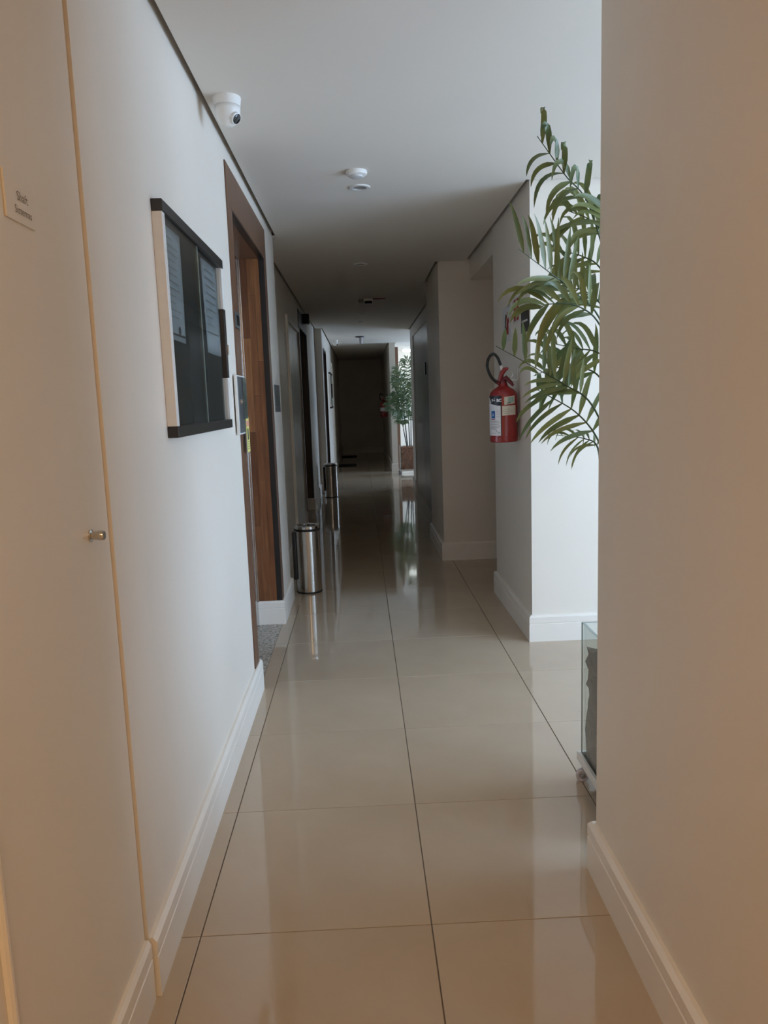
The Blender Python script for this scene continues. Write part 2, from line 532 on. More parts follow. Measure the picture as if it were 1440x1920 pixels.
# ------------------------------------------------------------------ shaft door (near left)
d1 = thing('door_1', (-0.08, 1.02, 0), kind='structure')
for (a, b_) in ((0.47, 1.000), (1.022, 1.598)):
    lf = obj('leaf', boxes([(-0.118, -0.076, a, b_, 0.0, 2.29)], bev=0.0015), 'door_paint', d1)
    bm = B(); baseboard_mesh(bm, (-0.076, a), (-0.076, b_), (1, 0), [(d * .75, z) for d, z in BB]); obj('kick_board', bm, 'trim_paint', lf)
bm = B(); tube(bm, [(-0.076, 1.003, 0.0), (-0.076, 1.003, 2.29)], 0.0095, 10); obj('astragal', bm, 'trim_paint', d1, smooth='auto')
bm = B()
lathe(bm, [(0.0, .0), (.0125, .0), (.0125, .003), (.0085, .005), (.0085, .014), (.0098, .016), (.0098, .026), (.0085, .028), (0, .028)], (-0.076, 1.488, 1.114), 20, (1, 0, 0))
obj('knob', bm, 'steel', d1, smooth='auto')
sg = thing('door_sign', (-0.078, 1.30, 1.662), 'small plate lettered Shaft Sistemas on the near cream door', 'sign')
obj('plate', boxes([(-0.076, -0.0725, 1.252, 1.358, 1.662, 1.735)], bev=0.0008), 'door_paint', sg)
lm = lambda yc, zc: (lambda u, v_: (-0.0721, yc + u, zc + v_))
obj('lettering', text_mesh('Shaft', 0.021, lm(1.314, 1.703)), 'grey_ink', sg)
obj('lettering', text_mesh('Sistemas', 0.0185, lm(1.314, 1.681)), 'grey_ink', sg)

# ------------------------------------------------------------------ lift entrances
def lift(name, x, y0, y1, label, dark=False):
    r = thing(name, (x, (y0 + y1) / 2, 0), label, 'elevator', 'elevator entrances along the left wall')
    fm = 'wood_dark' if dark else 'wood_frame'
    # architrave, flush on the wall face, standing on the skirting
    obj('architrave', boxes([(x, x + .006, y0 - .115, y0, 0.15, EZ)], bev=.001), fm, r)
    obj('architrave', boxes([(x, x + .006, y1, y1 + .09, 0.15, EZ)], bev=.001), fm, r)
    obj('header', boxes([(x, x + .006, y0 - .115, y1 + .09, EZ, 2.385)], bev=.001), fm, r)
    # black edging just inside the opening
    obj('edge_strip', boxes([(x - .028, x + .004, y0, y0 + .006, 0.15, EZ - .006), (x - .028, x + .004, y1 - .006, y1, 0.15, EZ - .006),
                             (x - .028, x + .004, y0, y1, EZ - .006, EZ)]), 'black_plastic', r)
    # wooden lining of the reveals: staves
    sm = 'wood_dark' if dark else 'wood_stave'
    obj('reveal_lining', boxes([(x - .143, x - .028, y0, y0 + .005, .15, EZ)]), fm, r)
    obj('soffit_lining', boxes([(x - .143, x - .028, y0, y1, EZ - .005, EZ)]), fm, r)
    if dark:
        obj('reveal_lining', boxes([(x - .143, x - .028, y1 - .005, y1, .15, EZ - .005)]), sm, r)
    else:
        rnd = random.Random(3)
        cols = [(x - .143, x - .100), (x - .100, x - .060), (x - .060, x - .028)]
        starts = [(.15, .62, 1.20, 1.75, EZ - .005), (.15, .90, 1.42, 2.0, EZ - .005), (.15, .36, 1.05, 1.62, EZ - .005)]
        for (a, b_), zs in zip(cols, starts):
            for z0, z1 in zip(zs, zs[1:]):
                obj('stave', boxes([(a + .0003, b_ - .0003, y1 - .005 - rnd.random() * .0006, y1, z0 + .0003, z1 - .0003)]), sm, r)
    # car door panels and sill
    dm = 'steel_door'
    ym = (y0 + y1) / 2
    obj('door_panel', boxes([(x - .168, x - .150, y0, ym - .002, 0.004, EZ)], bev=.002), dm, r)
    obj('door_panel', boxes([(x - .166, x - .145, ym - .002, y1, 0.004, EZ)], bev=.002), dm, r)
    obj('steel_jamb', boxes([(x - .147, x - .137, y1 - .03, y1 - .006, 0.15, EZ - .006)], bev=.002), 'steel', r)
    obj('sill', boxes([(x - .175, x - .004, y0 + .03, y1 - .02, -.01, 0.0015)]), 'granite', r)
    return r
lift('elevator_entrance', XL, EY0, EY1, 'wood-framed elevator entrance on the left wall just beyond the notice board')
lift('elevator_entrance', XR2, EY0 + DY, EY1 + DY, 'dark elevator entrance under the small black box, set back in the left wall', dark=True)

# call panel with hanging notice, floor indicator
cp = thing('call_panel', (XL, 3.38, 1.235), 'steel elevator call panel beside the first elevator entrance', 'call panel')
obj('back_plate', boxes([(XL + .0062, XL + .018, 3.265, 3.495, 1.235, 1.488)], bev=.001), 'aluminium', cp)
obj('face_plate', boxes([(XL + .018, XL + .022, 3.275, 3.49, 1.242, 1.482)], bev=.0008), 'bluish_steel', cp)
obj('indicator_glass', boxes([(XL + .022, XL + .0245, 3.385, 3.485, 1.30, 1.478)]), 'dark_glass', cp)
bm = B(); lathe(bm, [(0, 0), (.012, 0), (.012, .004), (.009, .006), (0, .006)], (XL + .022, 3.345, 1.375), 20, (1, 0, 0)); obj('button', bm, 'chrome', cp, smooth='auto')
nt_ = thing('notice_tag', (XL, 3.49, 1.15), 'narrow yellow printed tag hanging below the call panel', 'tag')
obj('card', boxes([(XL + .0225, XL + .0235, 3.425, 3.505, 1.15, 1.305)]), 'yellow_sticker', nt_)
obj('print', boxes([(XL + .0236, XL + .0239, 3.432, 3.498, 1.265, 1.290)]), 'pink_print', nt_)
obj('print', boxes([(XL + .0236, XL + .0239, 3.445, 3.48, 1.205, 1.255)]), 'ink', nt_)
for k in range(4):
    obj('print', boxes([(XL + .0236, XL + .0239, 3.435, 3.495, 1.194 - k * .010, 1.197 - k * .010)]), 'grey_ink', nt_)
fi = thing('floor_indicator', (XL, 3.47, 1.69), 'small dark floor indicator plate on the first elevator frame', 'indicator')
obj('plate', boxes([(XL + .0062, XL + .012, 3.388, 3.498, 1.695, 1.765)], bev=.001), 'dark_grey_plate', fi)
obj('display', boxes([(XL + .012, XL + .0126, 3.408, 3.478, 1.708, 1.752)]), 'dark_lens', fi)

# directory plate on the pillar
dp = thing('wall_plaque', (XL, 4.96, 1.31), 'dark grey lettered plaque on the white pillar past the elevator', 'plaque')
obj('plate', boxes([(XL, XL + .006, 4.83, 5.10, 1.312, 1.482)], bev=.001), 'dark_grey_plate', dp)
for k in range(7):
    obj('text_line', boxes([(XL + .006, XL + .0064, 4.86, 5.02 + .05 * ((k * 5) % 3) / 2, 1.462 - k * .021, 1.466 - k * .021)]), 'bluish_steel', dp)

# ------------------------------------------------------------------ notice boards
def notice_board(loc, label, papers=True):
    r = thing('notice_board', loc, label, 'notice board', 'glazed notice boards on the left wall')
    x, y0, z0 = loc
    L, H, D = 0.90, 0.635, 0.030
    obj('backing', boxes([(x, x + .008, y0 + .01, y0 + L - .01, z0 + .01, z0 + H - .01)]), 'felt', r)
    obj('rail', boxes([(x, x + D, y0, y0 + L, z0, z0 + .032)], bev=.0025), 'black_plastic', r)
    obj('rail', boxes([(x, x + D, y0, y0 + L, z0 + H - .032, z0 + H)], bev=.0025), 'black_plastic', r)
    obj('side_profile', boxes([(x, x + D - .002, y0 + .001, y0 + .030, z0 + .032, z0 + H - .032)], bev=.0015), 'aluminium', r)
    obj('side_profile', boxes([(x, x + D - .002, y0 + L - .030, y0 + L - .001, z0 + .032, z0 + H - .032)], bev=.0015), 'aluminium', r)
    obj('handle', boxes([(x + .004, x + D - .001, y0 + L - .034, y0 + L + .001, z0 + H * .30, z0 + H * .71)], bev=.003), 'black_plastic', r)
    obj('lock', boxes([(x + D - .001, x + D + .004, y0 + L - .016, y0 + L - .004, z0 + H * .44, z0 + H * .50)], bev=.001), 'chrome', r)
    gl = obj('sliding_glass', boxes([(x + .0215, x + .0240, y0 + .030, y0 + L * .51, z0 + .032, z0 + H - .032)]), 'clear_glass', r)
    obj('sliding_glass', boxes([(x + .0160, x + .0185, y0 + L * .49, y0 + L - .030, z0 + .032, z0 + H - .032)]), 'clear_glass', r)
    obj('glass_edge', boxes([(x + .0213, x + .0242, y0 + L * .51, y0 + L * .51 + .003, z0 + .032, z0 + H - .032)]), 'glass_edge', gl)
    return r
b1 = notice_board((XL, 2.125, 1.275), 'black-railed glazed notice board with papers nearest on the left wall')
b2 = copy_tree(b1, (XL, 13.55, 1.26))
b2['label'] = 'small distant glazed notice board on the bright far left wall'

def sheet(name, x, y0, y1, z0, z1, label, seed, curl=0.004, lines=12, stamp=True):
    rnd = random.Random(seed)
    r = thing(name, (x, (y0 + y1) / 2, z0), label, 'paper', 'papers pinned in the notice board')
    bm = B()
    ny, nz = 6, 10
    top, bot = [], []
    gv = [[bm.verts.new((x + .001 + curl * (abs(math.sin(2.1 * i / ny + 1.3 * j / nz + seed))) * (1 - .5 * j / nz), y0 + (y1 - y0) * i / ny, z0 + (z1 - z0) * j / nz)) for i in range(ny + 1)] for j in range(nz + 1)]
    for j in range(nz):
        for i in range(ny):
            bm.faces.new((gv[j][i], gv[j][i + 1], gv[j + 1][i + 1], gv[j + 1][i]))
    bmesh.ops.solidify(bm, geom=bm.faces[:], thickness=0.0003)
    obj('sheet', bm, 'paper', r, smooth=True)
    w = y1 - y0
    for k in range(lines):
        zz = z1 - (z1 - z0) * (.10 + .75 * k / lines)
        a = y0 + w * .12
        obj('printed_line', boxes([(x + curl + .0016, x + curl + .0018, a, a + w * (.35 + .4 * rnd.random()), zz - .0022, zz)]), 'grey_ink', r)
    if stamp:
        bm = B(); lathe(bm, [(0, 0), (.012, 0), (.012, .0005), (0, .0005)], (x + curl + .0014, y0 + w * .62, z0 + (z1 - z0) * .10), 16, (1, 0, 0)); obj('pin', bm, 'ink', r)
        obj('printed_bar', boxes([(x + curl + .0014, x + curl + .0018, y0 + w * .08, y1 - w * .06, z0 + .014, z0 + .020)]), 'ink', r)
    return r
sheet('printed_sheet', XL + .0085, 2.165, 2.39, 1.55, 1.865, 'tall printed sheet behind the near pane of the notice board', 1)
sheet('printed_sheet', XL + .0082, 2.70, 2.96, 1.545, 1.865, 'curled pale sheet behind the far pane of the notice board', 5, curl=.006, lines=9, stamp=False)

# ------------------------------------------------------------------ other doors on the left
d2 = thing('door_2', (XR2, 7.8, 0), kind='structure')
obj('door_frame', boxes([(XR2 - .03, XR2 + .022, 7.03, 7.085, 0, 2.16)], bev=.003), 'trim_paint', d2)
obj('door_frame', boxes([(XR2 - .03, XR2 + .006, 8.53, 8.56, 0, 2.16)], bev=.003), 'trim_paint', d2)
obj('door_frame', boxes([(XR2 - .03, XR2 + .006, 7.085, 8.53, 2.13, 2.175)], bev=.003), 'trim_paint', d2)
obj('leaf', boxes([(XR2 - .06, XR2 - .012, 7.09, 7.805, 0.006, 2.13)], bev=.002), 'pale_lacquer', d2)
obj('leaf', boxes([(XR2 - .06, XR2 - .012, 7.811, 8.53, 0.006, 2.13)], bev=.002), 'pale_lacquer', d2)
d3 = thing('door_3', (XL, 12.18, 0), kind='structure')
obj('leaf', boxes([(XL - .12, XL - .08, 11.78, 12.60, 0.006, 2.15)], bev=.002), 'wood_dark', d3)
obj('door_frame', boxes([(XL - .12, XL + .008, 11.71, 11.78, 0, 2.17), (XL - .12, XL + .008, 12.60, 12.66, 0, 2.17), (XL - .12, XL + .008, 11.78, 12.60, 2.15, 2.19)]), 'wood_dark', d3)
d4 = thing('door_4', (XL, 15.3, 0), kind='structure')
obj('door_frame', boxes([(XL - .05, XL + .025, 14.81, 14.87, 0, 2.10), (XL - .05, XL + .012, 15.73, 15.79, 0, 2.10), (XL - .05, XL + .012, 14.87, 15.73, 2.07, 2.13)], bev=.002), 'trim_paint', d4)
obj('leaf', boxes([(XL - .07, XL - .03, 14.88, 15.72, 0.006, 2.07)], bev=.002), 'pale_lacquer', d4)
# grey lacquered double door on the right
d5 = thing('door_5', (1.26, 10.0, 0), kind='structure')
for a, b_ in ((8.48, 9.97), (9.98, 11.47)):
    obj('leaf', boxes([(XC + .007, XC + .040, a, b_, 0.005, 2.29)], bev=.002), 'grey_lacquer', d5)
obj('door_frame', boxes([(XC - .005, XC + .045, 8.45, 8.48, 0, 2.32), (XC - .005, XC + .045, 11.47, 11.52, 0, 2.32), (XC - .005, XC + .045, 8.48, 11.47, 2.29, 2.33)]), 'wall_paint', d5)
bs = thing('door_plate', (XC, 9.48, 1.66), 'small black plate on the grey right-hand door', 'sign')
obj('plate', boxes([(XC - .008, XC + .0068, 9.42, 9.55, 1.66, 1.81)], bev=.001), 'black_plastic', bs)
d6 = thing('door_6', (1.3, 15.2, 0), kind='structure')
obj('door_frame', boxes([(1.165, 1.245, 15.15, 15.30, 0, 2.40)], bev=.003), 'wood_frame', d6)

# black box over the second lift
bb = thing('wall_box', (XR2, 9.2, 2.28), 'small black box on the wall above the set-back elevator', 'box')
obj('housing', boxes([(XR2, XR2 + .085, 9.14, 9.24, 2.285, 2.40)], bev=.004), 'black_plastic', bb)
obj('front_plate', boxes([(XR2 + .01, XR2 + .078, 9.136, 9.14, 2.293, 2.392)]), 'dark_lens', bb)

# ------------------------------------------------------------------ ceiling fittings
def turret(loc, label):
    r = thing('security_camera', loc, label, 'camera', 'white dome cameras on the ceiling')
    x, y, z = loc
    bm = B(); lathe(bm, [(0, 0), (.050, 0), (.050, -.006), (.047, -.030), (0, -.030)], loc, 36); obj('base', bm, 'white_plastic', r, smooth='auto')
    bm = B(); lathe(bm, [(0, -.028), (.0465, -.028), (.045, -.048), (.040, -.068), (.030, -.086), (.016, -.096), (0, -.099)], loc, 36)
    bd = obj('dome', bm, 'white_plastic', r, smooth=True)
    n_ = Vector((.70, -.42, -.58)).normalized()
    c = Vector(loc) + Vector((0, 0, -.050)) + n_ * .037
    bm = B(); lathe(bm, [(0, 0), (.021, 0), (.021, .011), (.017, .013), (0, .013)], c, 28, n_); obj('bezel', bm, 'white_plastic', bd, smooth='auto')
    bm = B(); lathe(bm, [(0, .0132), (.0175, .0132), (.016, .0140), (0, .0150)], c, 28, n_); obj('lens', bm, 'dark_lens', bd, smooth=True)
    return r
c1 = turret((0.030, 2.915, ZC), 'white dome security camera on the near ceiling above the left wall')
c2 = copy_tree(c1, (0.065, 13.7, ZC)); c2['label'] = 'tiny far-off dome camera on the bright distant ceiling'

sd = thing('smoke_detector', (0.49, 3.83, ZC), 'white round smoke detector on the near ceiling beside the first downlight', 'detector')
bm = B(); lathe(bm, [(0, 0), (.050, 0), (.052, -.008), (.050, -.016), (.040, -.022), (0, -.022)], (0.49, 3.83, ZC), 36); obj('base', bm, 'white_plastic', sd, smooth='auto')
bm = B(); lathe(bm, [(0, -.020), (.034, -.020), (.031, -.028), (.022, -.031), (0, -.032)], (0.49, 3.83, ZC), 36); obj('sensor_cap', bm, 'sign_white', sd, smooth='auto')

DL = []
def downlight(loc, label):
    r = thing('downlight', loc, label, 'downlight', 'unlit recessed downlights along the corridor ceiling')
    bm = B(); lathe(bm, [(.036, -.001), (.036, -.006), (.052, -.006), (.056, -.001), (.056, 0), (.036, 0)], loc, 36); obj('trim_ring', bm, 'aluminium', r, smooth='auto')
    bm = B(); lathe(bm, [(0, -.0008), (.0365, -.0008), (.0365, -.003), (.030, -.0022), (.018, -.0018), (0, -.0016)], loc, 32); obj('lamp_face', bm, 'lamp_glass', r, smooth='auto')
    return r
dl = downlight((0.505, 4.10, ZC), 'nearest unlit round downlight, just past the smoke detector')
for (x, y, lab) in ((0.512, 6.30, 'second unlit round downlight on the dark corridor ceiling'), (0.527, 9.69, 'unlit downlight just behind the emergency light box'),
                    (0.507, 10.70, 'last unlit downlight before the bright second lobby'), (0.555, 17.7, 'faint downlight on the dark ceiling at the corridor end')):
    c = copy_tree(dl, (x, y, ZC)); c['label'] = lab

em = thing('emergency_light', (0.60, 8.38, ZC), 'small cream emergency light box hanging from the dark corridor ceiling', 'emergency light')
obj('body', boxes([(.545, .645, 8.36, 8.42, ZC - .055, ZC)], bev=.004), 'white_plastic', em)
obj('lamp_lens', boxes([(.555, .635, 8.354, 8.36, ZC - .052, ZC - .026)], bev=.002), 'dark_lens', em)
obj('mount_bar', boxes([(.645, .78, 8.38, 8.40, ZC - .008, ZC)]), 'dark_red', em)
obj('mount_bar', boxes([(.49, .545, 8.385, 8.40, ZC - .035, ZC)]), 'lamp_glass', em)
ps = thing('ceiling_sensor', (0.507, 13.1, ZC), 'slim dark sensor stem hanging from the bright second-lobby ceiling', 'sensor')
bm = B(); lathe(bm, [(0, 0), (.085, 0), (.080, -.012), (.03, -.016), (0, -.016)], (0.507, 13.1, ZC), 28); obj('rose', bm, 'black_plastic', ps, smooth='auto')
bm = B(); lathe(bm, [(0, -.014), (.030, -.014), (.030, -.08), (.022, -.12), (0, -.122)], (0.515, 13.1, ZC), 20); obj('stem', bm, 'caster_grey', ps, smooth='auto')

# fluorescent fitting in the second lobby
fl = thing('ceiling_lamp', (1.62, 16.35, ZC), 'lit white fluorescent lamp on the second-lobby ceiling above the far palm', 'lamp')
obj('body', boxes([(1.40, 1.95, 16.25, 16.45, ZC - .025, ZC)], bev=.004), 'white_plastic', fl)
obj('diffuser', boxes([(1.41, 1.94, 16.26, 16.44, ZC - .075, ZC - .024)], bev=.022), 'tube_light', fl, smooth=True)

# warm downlights behind the viewpoint
def warm_lamp(loc, power, label):
    r = thing('warm_downlight', loc, label, 'downlight', 'lit warm downlights behind the viewpoint')
    bm = B(); lathe(bm, [(.09, -.002), (.09, -.008), (.12, -.008), (.125, 0), (.09, 0)], loc, 32); obj('trim_ring', bm, 'white_plastic', r, smooth='auto')
    bm = B(); lathe(bm, [(0, -.001), (.09, -.001), (.088, -.004), (0, -.005)], loc, 32); obj('lamp_face', bm, 'warm_bulb', r, smooth='auto')
    d = bpy.data.lights.new('warm_lamp_light', 'AREA'); d.shape = 'DISK'; d.size = 0.18; d.energy = power; d.color = (1.0, 0.70, 0.40)
    o = bpy.data.objects.new('warm_lamp_light', d); COL.objects.link(o); o.parent = r; o.location = (0, 0, -.012)
    return r
warm_lamp((0.50, -0.60, ZC), 14, 'lit warm downlight just behind the viewpoint')
warm_lamp((0.50, -2.4, ZC), 16, 'lit warm downlight farther behind the viewpoint')

# ------------------------------------------------------------------ pedal bins
def bin_(loc, label):
    r = thing('waste_bin', loc, label, 'bin', 'steel waste bins along the left wall')
    R, H = .092, .495
    bm = B(); lathe(bm, [(0, .010), (R, .010), (R, H - .035), (R - .004, H - .035), (R - .004, .012)], loc, 48); obj('body', bm, 'steel', r, smooth='auto')
    bm = B(); lathe(bm, [(0, 0), (R + .001, 0), (R + .001, .012), (0, .012)], loc, 48); obj('base_ring', bm, 'black_rubber', r, smooth='auto')
    bm = B(); lathe(bm, [(R - .012, H - .045), (R - .001, H - .045), (R + .0025, H - .034), (R + .0025, H - .024), (R - .012, H - .024)], loc, 48); obj('seal_ring', bm, 'black_rubber', r, smooth='auto')
    bm = B(); lathe(bm, [(R - .014, H - .026), (R + .001, H - .026), (R + .002, H - .006), (R - .004, H), (R - .020, H), (R - .026, H - .006), (R - .026, H - .012), (R - .014, H - .014)], loc, 48)
    lid = obj('lid_ring', bm, 'chrome', r, smooth='auto')
    bm = B(); lathe(bm, [(0, H - .004), (R * .4, H - .006), (R - .024, H - .010), (R - .024, H - .016), (0, H - .016)], loc, 48); obj('flap', bm, 'dark_lens', lid, smooth='auto')
    bx_, by_ = loc[0], loc[1]
    bm = boxes([(bx_ - R - .014, bx_ - R + .012, by_ - .05, by_ + .03, .10, H - .05)], bev=.004); obj('hinge_cover', bm, 'black_plastic', r)
    return r
p1 = bin_((0.045, 5.42, 0), 'brushed steel waste bin nearest, beside the white pillar')
p2 = copy_tree(p1, (0.0, 10.98, 0)); p2['label'] = 'darker steel waste bin farther down the corridor, by the tan pillar'

# door mats at the far end
for k, (y, lab) in enumerate(((16.45, 'dark door mat nearer of the two at the corridor end'), (19.1, 'dark door mat farther of the two, by the end wall'))):
    t = thing('door_mat', (0.14, y, 0), lab, 'mat', 'dark door mats at the corridor end')
    bm = B(); box(bm, -0.04, 0.33, y - .28, y + .28, 0.0005, 0.012, bev=.003); obj('pile', bm, 'mat_fibre', t)
    obj('border', boxes([(-0.045, 0.335, y - .285, y + .285, 0.0005, 0.006)], bev=.002), 'black_rubber', t)

# ------------------------------------------------------------------ fire extinguisher
def extinguisher(c, label, detail=True):
    cx, cy, z0 = c
    r = thing('fire_extinguisher', c, label, 'fire extinguisher', 'red fire extinguishers on the right-hand walls')
    R = .079
    bm = B(); lathe(bm, [(0, .006), (R - .006, 0), (R - .001, .004), (R, .012), (R, .030), (R - .0015, .032), (R, .034), (R, .265), (R - .004, .281), (R - .020, .299), (R - .042, .312), (.026, .322), (.022, .335), (0, .335)], c, 48)
    obj('cylinder', bm, 'red_enamel', r, smooth='auto')
    bm = B(); lathe(bm, [(0, .33), (.021, .33), (.021, .345), (.016, .350), (.016, .372), (0, .372)], c, 20)
    vv = obj('valve', bm, 'dark_red', r, smooth='auto')
    # squeeze levers
    bm = B(); tube(bm, [(cx - .010, cy, z0 + .345), (cx + .014, cy - .018, z0 + .365), (cx + .040, cy - .03, z0 + .335), (cx + .050, cy - .034, z0 + .318)], [.012, .013, .011, .007], 14); obj('carry_handle', bm, 'dark_red', r, smooth='auto')
    bm = B(); tube(bm, [(cx - .020, cy, z0 + .352), (cx - .008, cy - .010, z0 + .392), (cx + .008, cy - .016, z0 + .412), (cx + .026, cy - .022, z0 + .418)], [.011, .014, .013, .006], 14); obj('lever', bm, 'red_enamel', r, smooth='auto')
    bm = B(); tube(bm, [(cx + .035 + .016 * math.cos(a), cy - .02, z0 + .378 + .014 * math.sin(a)) for a in [2 * PI * k / 20 for k in range(21)]], .0014, 6, False); obj('pin_ring', bm, 'chrome', r, smooth='auto')
    # hose loop
    hp = catmull([(cx - .035, cy - .005, z0 + .338), (cx - .070, cy - .01, z0 + .372), (cx - .092, cy - .01, z0 + .428), (cx - .082, cy - .01, z0 + .478), (cx - .056, cy - .01, z0 + .500), (cx - .032, cy - .01, z0 + .478), (cx - .014, cy - .008, z0 + .434)], 5)
    bm = B(); tube(bm, hp, .0085, 10); hs = obj('hose', bm, 'black_rubber', r, smooth='auto')
    bm = B(); tube(bm, [(cx - .015, cy - .008, z0 + .437), (cx - .006, cy - .006, z0 + .405)], .0085, 10); obj('ferrule', bm, 'aluminium', hs, smooth='auto')
    bm = B(); tube(bm, [(cx - .012, cy, z0 + .328), (cx - .040, cy - .006, z0 + .345)], .012, 10); obj('nozzle_nut', bm, 'dark_red', hs, smooth='auto')
    # wall bracket
    bm = B(); tube(bm, [(cx + .02, cy, z0 + .350), (cx + .075, cy, z0 + .350), (cx + .084, cy, z0 + .356), (cx + .084, cy - .002, z0 + .41), (cx + .090, cy, z0 + .415)], .003, 8); obj('hanger', bm, 'aluminium', r, smooth='auto')
    if not detail: return r
    # wrap-round labels: angle 0 is seen square on from the corridor entrance
    A0 = math.radians(-101)
    def surf(deg, z, lift=.0006):
        a = A0 + math.radians(deg)
        return (cx + (R + lift) * math.cos(a), cy + (R + lift) * math.sin(a), z0 + z)
    def patch(d0, d1, za, zb, lift=.0006, topf=None, n=14, skew=0.0):
        bm = B(); lo, hi = [], []
        for i in range(n + 1):
            d = d0 + (d1 - d0) * i / n
            tz = topf(i / n) if topf else zb
            lo.append(bm.verts.new(surf(d, za + skew * i / n, lift))); hi.append(bm.verts.new(surf(d, tz + skew * i / n, lift)))
        for i in range(n): bm.faces.new((lo[i], lo[i + 1], hi[i + 1], hi[i]))
        return bm
    lb = obj('main_label', patch(-112, -7, .040, .264), 'label_white', r, smooth=True)
    obj('label_band', patch(-112, -7, .208, .264, .0009, None), 'label_black', lb, smooth=True)
    obj('label_curve', patch(-112, -7, .195, .208, .0010, lambda t: .224 - .022 * t ** 2), 'label_white', lb, smooth=True)
    obj('label_edge', patch(-11, -7, .040, .264, .0011), 'label_black', lb, smooth=True)
    obj('label_circle', patch(-80, -58, .222, .256, .0011, lambda t: .222 + .034 * math.sin(PI * min(1, t * .5 + .5))), 'label_white', lb, smooth=True)
    obj('pictogram', patch(-58, -36, .138, .180, .0010), 'label_blue', lb, smooth=True)
    obj('pictogram_mark', patch(-50, -44, .150, .172, .0013, lambda t: .152 + .016 * math.sin(PI * t)), 'label_white', lb, smooth=True)
    obj('label_stripe', patch(-60, -36, .130, .134, .0010), 'sign_red', lb, smooth=True)
    tm = lambda dc, zc: (lambda u, v_: surf(dc + math.degrees(u / R), zc + v_, .0013))
    obj('label_text', text_mesh('PÓ BC', 0.0225, tm(-31, .2375), 0.0011), 'label_white', lb)
    for k in range(5):
        obj('text_line', patch(-60, -20 + (k % 2) * 6, .120 - k * .009, .1225 - k * .009, .0010), 'grey_ink', lb, smooth=True)
    for k in range(4):
        obj('text_line', patch(-30, -15, .178 - k * .010, .1805 - k * .010, .0010), 'caster_grey', lb, smooth=True)
    bm = B(); tube(bm, [surf(d, z, .0012) for d, z in ((-62, .078), (-40, .078), (-32, .074), (-28, .064), (-22, .058), (-14, .056))], .0012, 5); obj('line_drawing', bm, 'ink', lb)
    obj('line_drawing', patch(-62, -12, .050, .0515, .0010), 'grey_ink', lb, smooth=True)
    s1 = obj('inspection_seal', patch(4, 52, .212, .256, .0008, skew=.008), 'label_cream', r, smooth=True)
    obj('seal_foil', patch(20, 47, .222, .252, .0011, skew=.005), 'label_teal', s1, smooth=True)
    obj('seal_text', patch(14, 32, .219, .223, .0013, skew=.003), 'ink', s1, smooth=True)
    s2 = obj('service_label', patch(-5, 58, .152, .206, .0007, skew=.004), 'label_cream', r, smooth=True)
    for k in range(3):
        obj('text_line', patch(2, 26 + 12 * (k % 2), .164 + k * .011, .1655 + k * .011, .0011, skew=.002), 'grey_ink', s2, smooth=True)
    return r
e1 = extinguisher((1.287, 4.37, 1.100), 'red fire extinguisher with white label on the pillar beside the palm')
e2 = extinguisher((0.978, 16.6, 1.02), 'dim distant fire extinguisher on the far right wall near the corridor end', detail=False)
obj('main_label', (lambda bm: lathe(bm, [(.0795, .12), (.0798, .12), (.0798, .20), (.0795, .20)], (0.978, 16.6, 1.02), 32))(B()), 'label_white', e2, smooth='auto')

# signs on the pillar side above it (seen at a grazing angle)
XP = 1.378
s = thing('extinguisher_sign', (XP, 4.68, 1.69), 'white pictogram sign on the pillar above the red extinguisher', 'sign')
obj('plate', boxes([(XP - .004, XP, 4.56, 4.83, 1.69, 1.90)], bev=.0008), 'sign_white', s)
obj('pictogram', boxes([(XP - .0048, XP - .004, 4.64, 4.70, 1.73, 1.84)]), 'sign_red', s)
bm = B(); tube(bm, [(XP - .0045, 4.64, 1.735), (XP - .0045, 4.66, 1.79), (XP - .0045, 4.625, 1.80), (XP - .0045, 4.66, 1.86)], .004, 6); obj('pictogram', bm, 'sign_red', s)
bm = B(); tube(bm, [(XP - .0045, 4.73, 1.76), (XP - .0045, 4.72, 1.82), (XP - .0045, 4.70, 1.85)], .006, 6); obj('pictogram', bm, 'ink', s)
obj('pictogram', boxes([(XP - .0048, XP - .004, 4.70, 4.74, 1.755, 1.775)]), 'ink', s)
s = thing('warning_sign', (XP, 4.41, 1.79), 'white sign with two upright red bars on the pillar behind the fronds', 'sign')
obj('plate', boxes([(XP - .004, XP, 4.33, 4.50, 1.775, 1.915)], bev=.0008), 'sign_white', s)
obj('red_bar', boxes([(XP - .0048, XP - .004, 4.425, 4.475, 1.785, 1.905)]), 'sign_red', s)
obj('red_bar', boxes([(XP - .0048, XP - .004, 4.345, 4.40, 1.785, 1.905)]), 'sign_red', s)
s = thing('dark_sign', (XP, 4.18, 1.70), 'dark plate nearest the pillar corner, half hidden by palm fronds', 'sign')
obj('plate', boxes([(XP - .006, XP, 4.095, 4.275, 1.70, 1.83)], bev=.001), 'black_plastic', s)
obj('inset', boxes([(XP - .0066, XP - .006, 4.11, 4.26, 1.755, 1.765)]), 'sign_white', s)

